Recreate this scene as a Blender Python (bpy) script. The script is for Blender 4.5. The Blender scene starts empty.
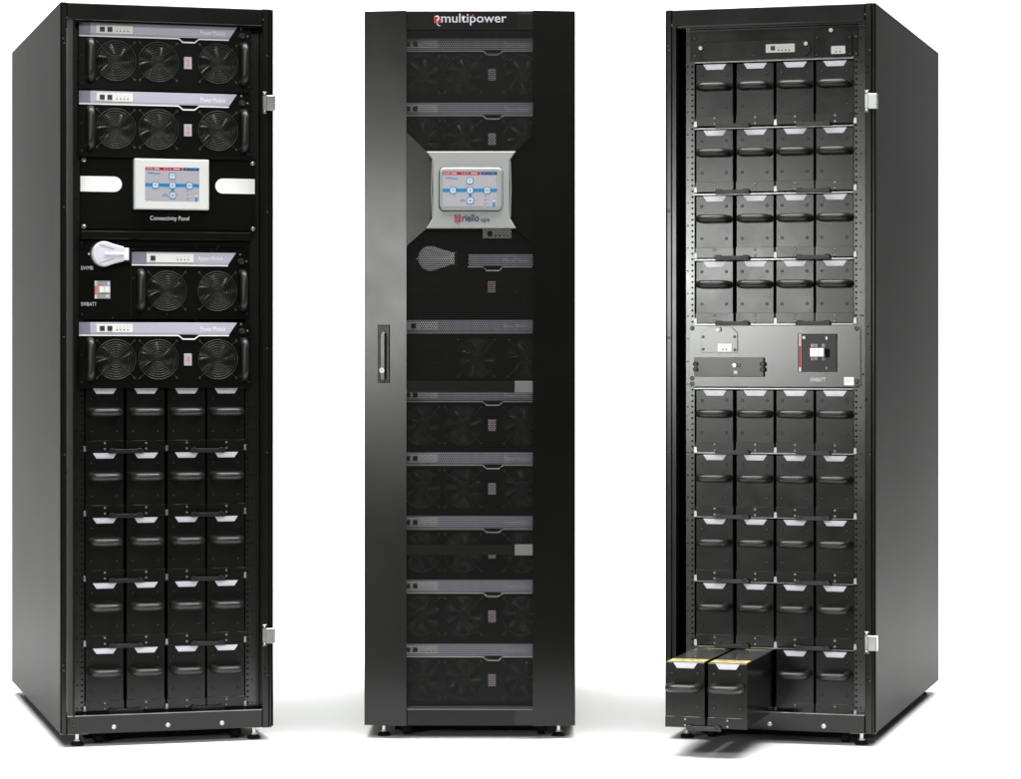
import bpy, math, random
from mathutils import Vector, Matrix
random.seed(7)
PI = math.pi
SC = bpy.context.scene
COL = SC.collection

# ------------------------------------------------------------------ materials
MATS = {}
def mat(name, col, rough=.5, metal=0., spec=.5, bump=0., bscale=900., var=0., vscale=6., emit=0., coat=0., rvar=0.):
    m = bpy.data.materials.new(name); m.use_nodes = True
    nt = m.node_tree; b = nt.nodes['Principled BSDF']
    b.inputs['Base Color'].default_value = (*col, 1)
    b.inputs['Roughness'].default_value = rough
    b.inputs['Metallic'].default_value = metal
    b.inputs['Specular IOR Level'].default_value = spec
    if coat: b.inputs['Coat Weight'].default_value = coat
    if emit:
        b.inputs['Emission Color'].default_value = (*col, 1)
        b.inputs['Emission Strength'].default_value = emit
    tc = nt.nodes.new('ShaderNodeTexCoord')
    if var or rvar:
        n = nt.nodes.new('ShaderNodeTexNoise'); n.inputs['Scale'].default_value = vscale
        n.inputs['Detail'].default_value = 6; n.inputs['Roughness'].default_value = .6
        oi = nt.nodes.new('ShaderNodeObjectInfo')
        ad = nt.nodes.new('ShaderNodeVectorMath'); ad.operation = 'MULTIPLY_ADD'
        ad.inputs[1].default_value = (37., 53., 71.)
        nt.links.new(oi.outputs['Random'], ad.inputs[0])
        nt.links.new(tc.outputs['Object'], ad.inputs[2])
        nt.links.new(ad.outputs[0], n.inputs['Vector'])
        if var:
            mx = nt.nodes.new('ShaderNodeMix'); mx.data_type = 'RGBA'
            mx.inputs['A'].default_value = (*[c * (1 - var) for c in col], 1)
            mx.inputs['B'].default_value = (*[min(1, c * (1 + var)) for c in col], 1)
            nt.links.new(n.outputs['Fac'], mx.inputs['Factor'])
            nt.links.new(mx.outputs['Result'], b.inputs['Base Color'])
        if rvar:
            mr = nt.nodes.new('ShaderNodeMapRange')
            mr.inputs['From Min'].default_value = .3; mr.inputs['From Max'].default_value = .7
            mr.inputs['To Min'].default_value = rough - rvar; mr.inputs['To Max'].default_value = rough + rvar
            nt.links.new(n.outputs['Fac'], mr.inputs['Value'])
            nt.links.new(mr.outputs['Result'], b.inputs['Roughness'])
    if bump:
        n2 = nt.nodes.new('ShaderNodeTexNoise'); n2.inputs['Scale'].default_value = bscale
        n2.inputs['Detail'].default_value = 3
        nt.links.new(tc.outputs['Object'], n2.inputs['Vector'])
        bp = nt.nodes.new('ShaderNodeBump'); bp.inputs['Strength'].default_value = bump
        bp.inputs['Distance'].default_value = .001
        nt.links.new(n2.outputs['Fac'], bp.inputs['Height'])
        nt.links.new(bp.outputs['Normal'], b.inputs['Normal'])
    MATS[name] = m
    return m

mat('black_frame_paint', (.006, .0064, .0055), .18, spec=.36, bump=.02, rvar=.02, var=.15)
mat('black_side_paint', (.008, .0086, .0074), .36, spec=.026, bump=.03, rvar=.008, vscale=2, var=.1)
mat('black_unit_paint', (.007, .0075, .0065), .19, spec=.36, bump=.03, rvar=.03, vscale=9, var=.2)
mat('black_plate_paint', (.004, .0043, .0036), .22, spec=.25, bump=.02, rvar=.02, var=.2)
mat('black_door_paint', (.005, .0054, .0046), .20, spec=.34, bump=.04, rvar=.03, vscale=4, var=.1)
mat('black_mesh_paint', (.004, .0044, .0036), .4, spec=.2)
mat('black_plastic', (.010, .0105, .0095), .38, spec=.5, rvar=.05, vscale=40)
mat('fan_plastic', (.013, .0135, .0125), .24, spec=1.)
mat('black_wire', (.045, .047, .043), .26, metal=.6)
mat('hollow_black', (.003, .003, .003), .8, spec=.1)
mat('rubber', (.006, .006, .006), .7, spec=.2)
mat('grey_rail_paint', (.010, .0105, .0095), .19, spec=.75, bump=.03, rvar=.03)
mat('zinc', (.40, .41, .39), .34, metal=.9, var=.15, vscale=30, rvar=.08)
mat('bright_steel', (.55, .56, .54), .25, metal=.8, rvar=.06, vscale=40)
mat('dark_screw', (.07, .07, .066), .28, metal=.8)
mat('lip_screw', (.35, .35, .33), .4, metal=.8)
mat('shelf_steel', (.20, .205, .195), .24, metal=.9, var=.15, vscale=30)
mat('edge_trim', (.035, .036, .033), .4, spec=.4)
mat('fan_hub', (.006, .0062, .0056), .35, spec=.4)
mat('lavender', (.44, .425, .515), .42, spec=.4, var=.05, vscale=8)
mat('lavender_dark', (.20, .19, .26), .42, spec=.4)
mat('lavender_pale', (.64, .62, .70), .25, spec=.5, var=.03)
mat('white_line', (.80, .80, .78), .4)
mat('label_white', (.74, .74, .70), .5, var=.03, vscale=50)
mat('print_white', (.85, .85, .87), .5)
mat('print_soft', (.62, .61, .68), .5)
mat('print_dark', (.02, .02, .02), .5)
mat('print_grey', (.25, .25, .25), .5)
mat('plain_white', (.9, .9, .89), .4)
mat('bezel_white', (.62, .63, .61), .4, var=.03, vscale=20, rvar=.05)
mat('panel_silver', (.29, .30, .29), .5, metal=.1, var=.05, vscale=14, bump=.06, rvar=.04)
mat('display_grey', (.40, .39, .43), .35)
mat('digit_red', (.62, .13, .09), .4, emit=.08)
mat('screen_grey', (.36, .355, .385), .25, emit=.03)
mat('screen_red', (.36, .012, .02), .25, emit=.04)
mat('screen_navy', (.014, .025, .15), .25, emit=.04)
mat('screen_blue', (.012, .19, .42), .25, emit=.06)
mat('screen_pale', (.55, .58, .60), .25, emit=.05)
mat('logo_red', (.40, .010, .02), .4)
mat('logo_navy', (.012, .015, .09), .4)
mat('logo_blue', (.03, .25, .50), .4)
mat('logo_pale', (.45, .45, .50), .4)
mat('yellow_tape', (.46, .39, .13), .5, var=.25, vscale=60)
mat('grey_steel_lid', (.04, .042, .04), .33, metal=.5, var=.2, vscale=12, rvar=.08)
mat('warning_yellow', (.75, .55, .03), .5)
mat('patch_grey', (.11, .115, .11), .45, bump=.05)
mat('breaker_cover', (.020, .021, .020), .30, spec=.25)
mat('light_plate', (.011, .0115, .0105), .2, spec=.8, bump=.03)
mat('backdrop_paper', (.86, .86, .86), .85, spec=.2)

# ------------------------------------------------------------------ mesh building
class MB:
    def __init__(s): s.v = []; s.f = []; s.m = []; s.sm = []; s.mats = []
    def mi(s, m):
        if m not in s.mats: s.mats.append(m)
        return s.mats.index(m)
    def add(s, vs, fs, m, smooth=False):
        o = len(s.v); s.v += [tuple(p) for p in vs]; k = s.mi(m)
        for f in fs: s.f.append([i + o for i in f]); s.m.append(k); s.sm.append(smooth)
    def box(s, x0, x1, y0, y1, z0, z1, m, b=0.):
        """box with its four front (-y) edges chamfered by b"""
        if b:
            s.prism([(x0, z0), (x1, z0), (x1, z1), (x0, z1)], y0, y1, m, b); return
        s.add([(x0,y0,z0),(x1,y0,z0),(x1,y1,z0),(x0,y1,z0),(x0,y0,z1),(x1,y0,z1),(x1,y1,z1),(x0,y1,z1)],
              [(0,3,2,1),(4,5,6,7),(0,1,5,4),(1,2,6,5),(2,3,7,6),(3,0,4,7)], m)
    def prism(s, poly, y0, y1, m, b=0., back=True):
        """poly: ccw points in (x,z) seen from -y; front at y0"""
        n = len(poly)
        if b:
            A = []
            for i in range(n):
                p0, p, p1 = Vector(poly[i-1]), Vector(poly[i]), Vector(poly[(i+1) % n])
                e0 = (p - p0).normalized(); e1 = (p1 - p).normalized()
                n0 = Vector((-e0.y, e0.x)); n1 = Vector((-e1.y, e1.x))
                q = (n0 + n1); q = q / max(.3, q.length_squared) * 2
                A.append(p + q * b)
            vs = [(p.x, y0, p.y) for p in A] + [(p[0], y0 + b, p[1]) for p in poly] + [(p[0], y1, p[1]) for p in poly]
            fs = [list(range(n))]
            for L in (0, n):
                for i in range(n):
                    j = (i + 1) % n; fs.append((L + i, L + n + i, L + n + j, L + j))
            if back: fs.append(list(range(3 * n - 1, 2 * n - 1, -1)))
        else:
            vs = [(p[0], y0, p[1]) for p in poly] + [(p[0], y1, p[1]) for p in poly]
            fs = [list(range(n))] + [(i, n + i, n + (i + 1) % n, (i + 1) % n) for i in range(n)]
            if back: fs.append(list(range(2 * n - 1, n - 1, -1)))
        s.add(vs, fs, m)
    def cyl(s, cx, cz, r, y0, y1, m, n=16, r2=None, smooth=True):
        r2 = r if r2 is None else r2
        vs = [(cx + r2 * math.cos(2*PI*i/n), y0, cz + r2 * math.sin(2*PI*i/n)) for i in range(n)] + \
             [(cx + r * math.cos(2*PI*i/n), y1, cz + r * math.sin(2*PI*i/n)) for i in range(n)]
        s.add(vs, [(i, n + i, n + (i+1) % n, (i+1) % n) for i in range(n)], m, smooth)
        s.add(vs[:n], [list(range(n))], m); s.add(vs[n:], [list(range(n-1, -1, -1))], m)
    def vcyl(s, cx, cy, r, z0, z1, m, n=16, r2=None):
        r2 = r if r2 is None else r2
        vs = [(cx + r * math.cos(2*PI*i/n), cy + r * math.sin(2*PI*i/n), z0) for i in range(n)] + \
             [(cx + r2 * math.cos(2*PI*i/n), cy + r2 * math.sin(2*PI*i/n), z1) for i in range(n)]
        s.add(vs, [(i, (i+1) % n, n + (i+1) % n, n + i) for i in range(n)], m, True)
        s.add(vs[:n], [list(range(n-1, -1, -1))], m); s.add(vs[n:], [list(range(n))], m)
    def ring(s, cx, cy, cz, R, r, m, n=44, k=5):
        vs = []; fs = []
        for i in range(n):
            a = 2*PI*i/n
            for j in range(k):
                b = 2*PI*j/k; q = R + r * math.cos(b)
                vs.append((cx + q * math.cos(a), cy + r * math.sin(b), cz + q * math.sin(a)))
        for i in range(n):
            for j in range(k):
                fs.append((i*k+j, i*k+(j+1) % k, ((i+1) % n)*k+(j+1) % k, ((i+1) % n)*k+j))
        s.add(vs, fs, m, True)
    def tube(s, pts, r, m, n=10, sq=(1, 1), caps=True, up=None):
        pts = [Vector(p) for p in pts]; vs = []; fs = []
        up = Vector(up) if up else None
        for i, p in enumerate(pts):
            t = (pts[min(i+1, len(pts)-1)] - pts[max(i-1, 0)]).normalized()
            if up is None:
                up = Vector((0, 0, 1)) if abs(t.z) < .8 else Vector((1, 0, 0))
            u = (up - t * up.dot(t)).normalized(); w = t.cross(u)
            rr = r[i] if isinstance(r, (list, tuple)) else r
            for j in range(n):
                a = 2*PI*j/n; vs.append(p + u * rr * sq[0] * math.cos(a) + w * rr * sq[1] * math.sin(a))
        for i in range(len(pts)-1):
            for j in range(n):
                fs.append((i*n+j, i*n+(j+1) % n, (i+1)*n+(j+1) % n, (i+1)*n+j))
        s.add(vs, fs, m, True)
        if caps:
            s.add(vs[:n], [list(range(n-1, -1, -1))], m); s.add(vs[-n:], [list(range(n))], m)
    def mesh(s, name):
        me = bpy.data.meshes.new(name); me.from_pydata(s.v, [], s.f)
        for m in s.mats: me.materials.append(MATS[m])
        me.polygons.foreach_set('material_index', s.m)
        me.polygons.foreach_set('use_smooth', s.sm)
        me.update(); return me

CACHE = {}
def part(name, key, fn, parent, loc=(0, 0, 0), label=None):
    """a child mesh; meshes built once per key and shared"""
    if key is None or key not in CACHE:
        mb = MB(); fn(mb); me = mb.mesh(name)
        if key is not None: CACHE[key] = me
    else: me = CACHE[key]
    o = bpy.data.objects.new(name, me); COL.objects.link(o)
    o.location = loc
    if parent is not None: o.parent = parent
    if label: o['label'] = label
    return o

def text_mesh(s, w, h, m, bold=0., depth=.0004):
    key = ('txt', s, w, h, m, bold)
    if key in CACHE: return CACHE[key]
    c = bpy.data.curves.new('lettering', 'FONT'); c.body = s; c.size = 1; c.extrude = 0; c.offset = bold
    c.align_x = 'LEFT'; c.resolution_u = 3
    o = bpy.data.objects.new('tmp', c); COL.objects.link(o)
    me = bpy.data.meshes.new_from_object(o)
    bpy.data.objects.remove(o); bpy.data.curves.remove(c)
    xs = [v.co.x for v in me.vertices]; ys = [v.co.y for v in me.vertices]
    x0, x1, y0, y1 = min(xs), max(xs), min(ys), max(ys)
    for v in me.vertices:
        v.co = Vector(((v.co.x - x0) / (x1 - x0) * w, -depth, (v.co.y - y0) / (y1 - y0) * h))
    me.materials.clear(); me.materials.append(MATS[m]); me.update()
    CACHE[key] = me
    return me
def text(s, x, z, w, h, m, parent, y=0., bold=0., name='lettering'):
    """lower-left corner x,z ; text box w by h"""
    o = bpy.data.objects.new(name, text_mesh(s, w, h, m, bold)); COL.objects.link(o)
    o.location = (x, y, z); o.parent = parent
    return o

# cabinet placement: local x along the front, y into the depth, z up from the floor
W, DEP = .590, 1.287
RACK = {'L': (-1.2281, 7.5082, .27988), 'C': (-.4093, 7.6882, -.01268), 'R': (.4328, 7.6922, -.28615)}
def place(o, k, x=0, y=0, z=0):
    X, Y, th = RACK[k]; c, s = math.cos(th), math.sin(th)
    o.location = (X + x*c - y*s, Y + x*s + y*c, z); o.rotation_euler = (0, 0, th)
def thing(name, label, cat, k, x=0, y=0, z=0, group=None):
    o = bpy.data.objects.new(name, None); COL.objects.link(o)
    o.empty_display_size = .05
    place(o, k, x, y, z); o['label'] = label; o['category'] = cat
    if group: o['group'] = group
    return o

# ------------------------------------------------------------------ small hardware
def rounded_poly(x0, x1, z0, z1, r, n=6):
    P = []
    for cx, cz, a in ((x1-r, z0+r, -PI/2), (x1-r, z1-r, 0), (x0+r, z1-r, PI/2), (x0+r, z0+r, PI)):
        for i in range(n+1):
            t = a + PI/2*i/n; P.append((cx + r*math.cos(t), cz + r*math.sin(t)))
    return P
def screw(parent, x, z, y=0., m='dark_screw', r=.0034, name='screw'):
    def f(b):
        b.cyl(0, 0, r*1.45, -.0004, 0, 'hollow_black', 14)
        b.cyl(0, 0, r, -.0012, 0, m, 12); b.cyl(0, 0, r*.75, -.0024, -.0012, m, 12, r2=r*.45)
        b.box(-r*.35, r*.35, -.0026, -.0023, -r*.1, r*.1, 'hollow_black')
    return part(name, ('screw', m, r), f, parent, (x, y, z))
def arc_handle(L, out, r, n=5, k=.62):
    """points of a D handle along the first axis: list of (a, y)"""
    R = out * k; P = [(0, .002), (0, -out + R)]
    for i in range(1, n+1):
        t = PI/2*i/n; P.append((R - R*math.cos(t), -out + R - R*math.sin(t)))
    Q = [(L - a, y) for a, y in reversed(P)]
    return P + Q

# ------------------------------------------------------------------ fan
def fan_rot_mesh(b, phase):
    b.cyl(0, 0, .0195, .006, .022, 'fan_hub', 28)
    for k in range(7):
        a0 = phase + 2*PI*k/7; vs = []; fs = []
        N = 7
        for i in range(N):
            t = i/(N-1); R = .0185 + t*.0335
            sweep = .28*t
            for j in range(5):
                u = j/4; a = a0 + sweep + (u-.5)*(.50 - .05*t)
                vs.append((R*math.cos(a), .010 + .009*u*(1-.3*t) + .0045*math.sin(PI*u) + .004*t*t, R*math.sin(a)))
        for i in range(N-1):
            for j in range(4):
                fs.append((i*5+j, (i+1)*5+j, (i+1)*5+j+1, i*5+j+1))
        b.add(vs, fs, 'fan_plastic', True)
def guard_mesh(b):
    for i in range(8):
        b.ring(0, -.0035, 0, .0085 + i*.0066, .00130, 'black_wire')
    for sx, sz in ((1, 1), (-1, 1)):
        b.tube([(-.051*sx, -.001, -.051*sz), (-.040*sx, -.002, -.040*sz), (.040*sx, -.002, .040*sz), (.051*sx, -.001, .051*sz)], .0009, 'black_plastic', 6)
    for sx in (-1, 1):
        for sz in (-1, 1):
            b.ring(.0515*sx, -.0016, .0515*sz, .0028, .0009, 'dark_screw', 12, 4)
            b.cyl(.0515*sx, .0515*sz, .0026, -.0022, 0, 'dark_screw', 10)
FANN = [0]
def fan(parent, x, z, y=0.):
    FANN[0] += 1
    def shroud(b):
        n = 40; r = .0545
        for (ra, ya, rb, yb) in ((r, .0005, r, .034),):
            vs = [(ra*math.cos(2*PI*i/n), ya, ra*math.sin(2*PI*i/n)) for i in range(n)] + [(rb*math.cos(2*PI*i/n), yb, rb*math.sin(2*PI*i/n)) for i in range(n)]
            b.add(vs, [(i, (i+1) % n, n+(i+1) % n, n+i) for i in range(n)], 'black_plastic', True)
        b.cyl(0, 0, r, .033, .036, 'hollow_black', n)
    o = part('fan', 'fan_shroud', shroud, parent, (x, y, z))
    ph = FANN[0] % 5
    part('fan_blades', ('blades', ph), lambda b: fan_rot_mesh(b, ph*.37 + .3), o)
    part('finger_guard', 'guard', guard_mesh, o)
    return o

def pierced_plate(b, x0, x1, z0, z1, th, holes, m, half=.0546, R=.0545):
    """flat plate with round holes of radius R; holes sorted by x, all at the same z"""
    hz = holes[0][1]
    b.box(x0, x1, 0, th, z0, hz-half, m); b.box(x0, x1, 0, th, hz+half, z1, m)
    xs = x0
    for hx, _ in holes:
        b.box(xs, hx-half, 0, th, hz-half, hz+half, m); xs = hx+half
        n = 40; vs = []; fs = []
        for i in range(n):
            a = 2*PI*(i+.5)/n; c, s = math.cos(a), math.sin(a); q = half/max(abs(c), abs(s))
            vs += [(hx+R*c, 0, hz+R*s), (hx+q*c, 0, hz+q*s)]
        for i in range(n):
            j = (i+1) % n; fs.append((2*i, 2*i+1, 2*j+1, 2*j))
        b.add(vs, fs, m)
        for sx in (-1, 1):
            for sz in (-1, 1):
                pass
    b.box(xs, x1, 0, th, hz-half, hz+half, m)

# ------------------------------------------------------------------ power / bypass modules (origin: bottom-left of plate, T = strip top)
def strip_parts(t, x0, T, y=0., label_x=(.103, .203), squares=(.112, .133), dots=(.159, .169, .179, .189), word='Power Module', wx=.392, notch=True, dark_to=.03, darkend=True):
    xe, xb = .4942, .4716
    def strip(b):
        if darkend:
            xs = x0 + dark_to
            # the left end of the strip is folded back a little, its shading painted darker
            b.add([(x0, -.0008, T-.033), (xs, -.004, T-.033), (xs, -.004, T), (x0, -.0008, T)], [(0, 1, 2, 3)], 'lavender_dark')
        else: xs = x0
        b.prism([(xs, T-.033), (xb, T-.033), (xe, T), (xs, T)], -.004, 0, 'lavender', .0006)
        b.box(xs, xb, -.0043, -.004, T-.0300, T-.0292, 'lavender_dark')
    s = part('name_strip', ('strip', x0, T, notch, darkend), strip, t, (0, y, 0))
    def line(b):
        w = .0036; a = T-.034
        if notch:
            P = [(x0, a), (.331, a), (.341, a-.010), (.376, a-.010), (.386, a), (xb-.001, a)]
        else: P = [(x0, a), (xb-.001, a)]
        for i in range(len(P)-1):
            (xa, za), (xc, zc) = P[i], P[i+1]
            ex = .0012 if 0 < i < 4 else 0
            b.prism([(xa-ex*(i in (1, 3)), za-w), (xc+ex*(i in (1, 3)), zc-w), (xc+ex*(i in (1, 3)), zc), (xa-ex*(i in (1, 3)), za)], -.0052 - .0002*(i % 2), 0, 'white_line')
        if notch: b.prism([(.343, a-.008), (.374, a-.008), (.382, a), (.335, a)], -.003, 0, 'hollow_black')
    part('edge_line', ('line', x0, T, notch), line, t, (0, y, 0))
    def lab(b):
        b.box(label_x[0], label_x[1], -.0052, -.004, T-.0275, T-.0045, 'label_white')
    l = part('label_panel', ('lab', T, label_x), lab, t, (0, y, 0))
    for q in squares:
        part('button', ('btn', T), lambda b: b.box(0, .0135, -.0068, -.0052, T-.0235, T-.010, 'print_dark', .0008), l, (q, 0, 0))
    def led(b):
        for q in dots:
            b.cyl(q, T-.0205, .0019, -.0060, -.0052, 'print_dark', 10)
            b.box(q-.002, q+.002, -.0055, -.0052, T-.0125, T-.0118, 'print_grey')
            b.box(q-.001, q+.001, -.0055, -.0052, T-.0148, T-.0142, 'print_grey')
    part('indicator_lights', ('led', T, dots), led, l)
    text(word, wx, T-.0235, .069, .0125, 'print_white' if darkend else 'print_white', t, y-.0042, 0)
    return s
def big_handle(t, x, z0, z1, y=0.):
    def f(b):
        P = arc_handle(z1-z0, .034, .01)
        b.tube([(0, yy, a) for a, yy in P], .0105, 'black_plastic', 14, (1., .9), up=(1, 0, 0))
    return part('handle', ('bigh', round(z1-z0, 4)), f, t, (x, y, z0))
def digit(t, x0, x1, z0, z1, n, y=0.):
    d = part('digit_display', ('dd', x1-x0, z1-z0), lambda b: b.box(0, x1-x0, -.003, 0, 0, z1-z0, 'display_grey', .0006), t, (x0, y, z0))
    w, h = x1-x0, z1-z0
    text(n, w*.30, h*.22, w*.40, h*.56, 'digit_red', d, -.0032, 0, 'digit')
def lock_knob(t, x, z, y=0.):
    def f(b):
        b.cyl(0, 0, .0095, -.004, 0, 'black_plastic', 20); b.cyl(0, 0, .0075, -.012, -.004, 'black_plastic', 20)
        b.ring(0, -.012, 0, .0065, .0008, 'black_wire', 20, 4)
    part('locking_knob', 'lknob', f, t, (x, y, z))

def power_module(k, T, label, n, y=.05, bottom=None, group='power modules behind fan grilles'):
    t = thing('power_module', label, 'power module', k, 0, y, 0, group)
    hh = .1815
    z0 = T-hh
    # everything is modelled relative to z0 so that the meshes are shared
    if k == 'L': place(t, k, -.0005, .033, z0)
    else: place(t, k, 0, y, z0)
    TT = hh
    fans = [(.1563, TT-.102), (.2743, TT-.102), (.4406, TT-.102)]
    def plate(b):
        pierced_plate(b, .055, .533, 0, TT+.001, .003, fans, 'black_plate_paint')
        b.box(.057, .531, .045, .62, .003, TT-.002, 'black_unit_paint')
    part('faceplate', 'pm_plate', plate, t)
    strip_parts(t, .0555, TT)
    for x, z in fans: fan(t, x, z)
    big_handle(t, .0850, TT-.153, TT-.050); big_handle(t, .5120, TT-.153, TT-.050)
    digit(t, .3455, .3670, TT-.119, TT-.086, n)
    lock_knob(t, .508, TT-.024)
    screw(t, .506, TT-.004, m='bright_steel', r=.003); screw(t, .524, TT-.023, m='bright_steel', r=.0026)
    for q in ((.0625, TT-.09), (.0625, TT-.165), (.527, TT-.165)): screw(t, *q, m='dark_screw', r=.0026)
    return t
def bypass_module(k, T, label, y=.05, two=True, full=False, word='Bypass Module'):
    t = thing('bypass_module', label, 'bypass module', k, 0, y, 0, 'bypass modules with two fans')
    hh = .185; z0 = T-hh; place(t, k, 0, y, z0); TT = hh
    x0 = .2025 if not full else .0555
    dx = 0 if not full else .012
    fans = [(.2999+dx, TT-.107), (.4414+dx, TT-.107)]
    def plate(b):
        pierced_plate(b, x0-.001, .533, 0, TT+.0135 if not full else TT+.001, .003, fans, 'black_plate_paint')
        b.box(x0+.002, .531, .045, .62, .003, TT-.002, 'black_unit_paint')
        if not full: b.box(x0-.0035, x0-.001, -.002, .003, 0, TT+.010, 'grey_rail_paint')
    part('faceplate', ('bp_plate', full), plate, t)
    if not full:
        strip_parts(t, x0, TT, label_x=(.243, .374), squares=(.254,), dots=(.329, .339, .349, .359), word=word, wx=.388, notch=False, dark_to=.04)
    else:
        strip_parts(t, x0, TT, label_x=(.103, .203), squares=(.128,), dots=(.159, .169, .179, .189), word=word, wx=.388, notch=False)
    for x, z in fans: fan(t, x, z)
    big_handle(t, x0+.023, TT-.153, TT-.055); big_handle(t, .5120, TT-.153, TT-.055)
    lock_knob(t, .508, TT-.024)
    screw(t, .506, TT-.004, m='bright_steel', r=.003); screw(t, .524, TT-.023, m='bright_steel', r=.0026)
    if not full:
        for q in ((.207, TT+.008), (.208, TT-.072), (.44, TT+.011), (.425, TT+.008), (.30, TT-.172), (.527, TT-.17)): screw(t, *q, m='dark_screw', r=.0026)
    return t

# ------------------------------------------------------------------ battery unit (origin: bottom-left-front corner)
BW, BH = .1055, .174
def battery_unit(k, x, top, label, y=.05, out=0., group=None):
    t = thing('battery_unit', label, 'battery unit', k, x, y-out + random.uniform(-.0008, .0008), top-.0035-BH, group)
    t.rotation_euler.z += random.uniform(-.0035, .0035)
    def face(b):
        b.box(0, BW, 0, .004, .028, BH, 'black_unit_paint', .0012)
        b.box(.001, BW-.001, .004, .62, .004, BH-.001, 'black_plate_paint')
    part('casing', 'bcase', face, t)
    def lip(b):
        b.box(-.0015, BW+.0015, -.0022, .03, .0005, .0295, 'black_unit_paint', .0008)
    part('bottom_lip', 'blip', lip, t)
    def stk(b):
        b.prism([(.0305, BH-.0155), (.0765, BH-.0155), (.0865, BH-.0005), (.0205, BH-.0005)], -.0012, 0, 'lavender_pale')
    s = part('label_sticker', 'bstk', stk, t)
    text('Battery Unit', .034, BH-.0115, .039, .0072, 'print_white', s, -.0013, .01)
    def hd(b):
        P = arc_handle(.070, .046, .01, k=.38)
        b.tube([(a, yy, 0) for a, yy in P], .0112, 'black_plastic', 14, (1.0, 1.15), up=(0, 0, 1))
        for a in (0, .070): b.cyl(a, 0, .0115, -.003, 0, 'black_plastic', 16)
    part('handle', 'bhand', hd, t, (.0178, 0, BH-.065))
    for sx in (.0165, .0865):
        for sz in (BH-.029, BH-.1195): screw(t, sx, sz, r=.0031)
    for sz in (.0225, .0065): screw(t, .0535, sz, -.0022, 'lip_screw', .0030)
    if out:
        def lid(b):
            b.box(.0015, BW-.0015, .0045, .618, BH-.001, BH+.0008, 'grey_steel_lid')
        l = part('lid', 'blid', lid, t)
        def tape(b):
            b.box(.003, BW-.003, .006, .075, BH+.0008, BH+.0014, 'yellow_tape')
            b.box(.03, BW-.018, out-.03, out-.012, BH+.0008, BH+.0014, 'yellow_tape')
            rnd = random.Random(3)
            for i in range(16):
                a = .012+rnd.random()*.08; c = .017+rnd.random()*.048
                b.box(a, a+.004+rnd.random()*.012, c, c+.0016, BH+.0014, BH+.0017, 'print_dark')
        part('warning_tape', None, tape, l)
        def rivets(b):
            for yy in (.13, .30): b.vcyl(.052, yy, .003, BH+.0008, BH+.0035, 'bright_steel', 10)
            b.box(.046, .054, .20, .212, BH+.0008, BH+.0012, 'print_dark')
        part('rivet', None, rivets, l)
    return t
def bracket(k, x, top, label, y=.05, out=0.):
    """lever bracket that locks a pair of battery units"""
    t = bpy.data.objects.new('locking_bracket', None); COL.objects.link(t)
    place(t, k, x, y-out, top-.1835); t['label'] = label; t['category'] = 'bracket'; t['group'] = 'locking brackets under the battery units'
    def bar(b):
        b.prism([(0, 0), (.096, 0), (.096, .010), (.090, .0145), (.082, .0145), (.078, .012), (.018, .012), (.014, .0145), (.006, .0145), (0, .010)], -.013, -.0095, 'black_plastic', .0012)
        b.box(.002, .094, -.0095, -.0024, .0005, .009, 'black_plastic')
    part('lever', 'lever', bar, t)
    for a in (.013, .083): screw(t, a, .0085, -.013, 'dark_screw', .0024)
    return t

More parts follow.
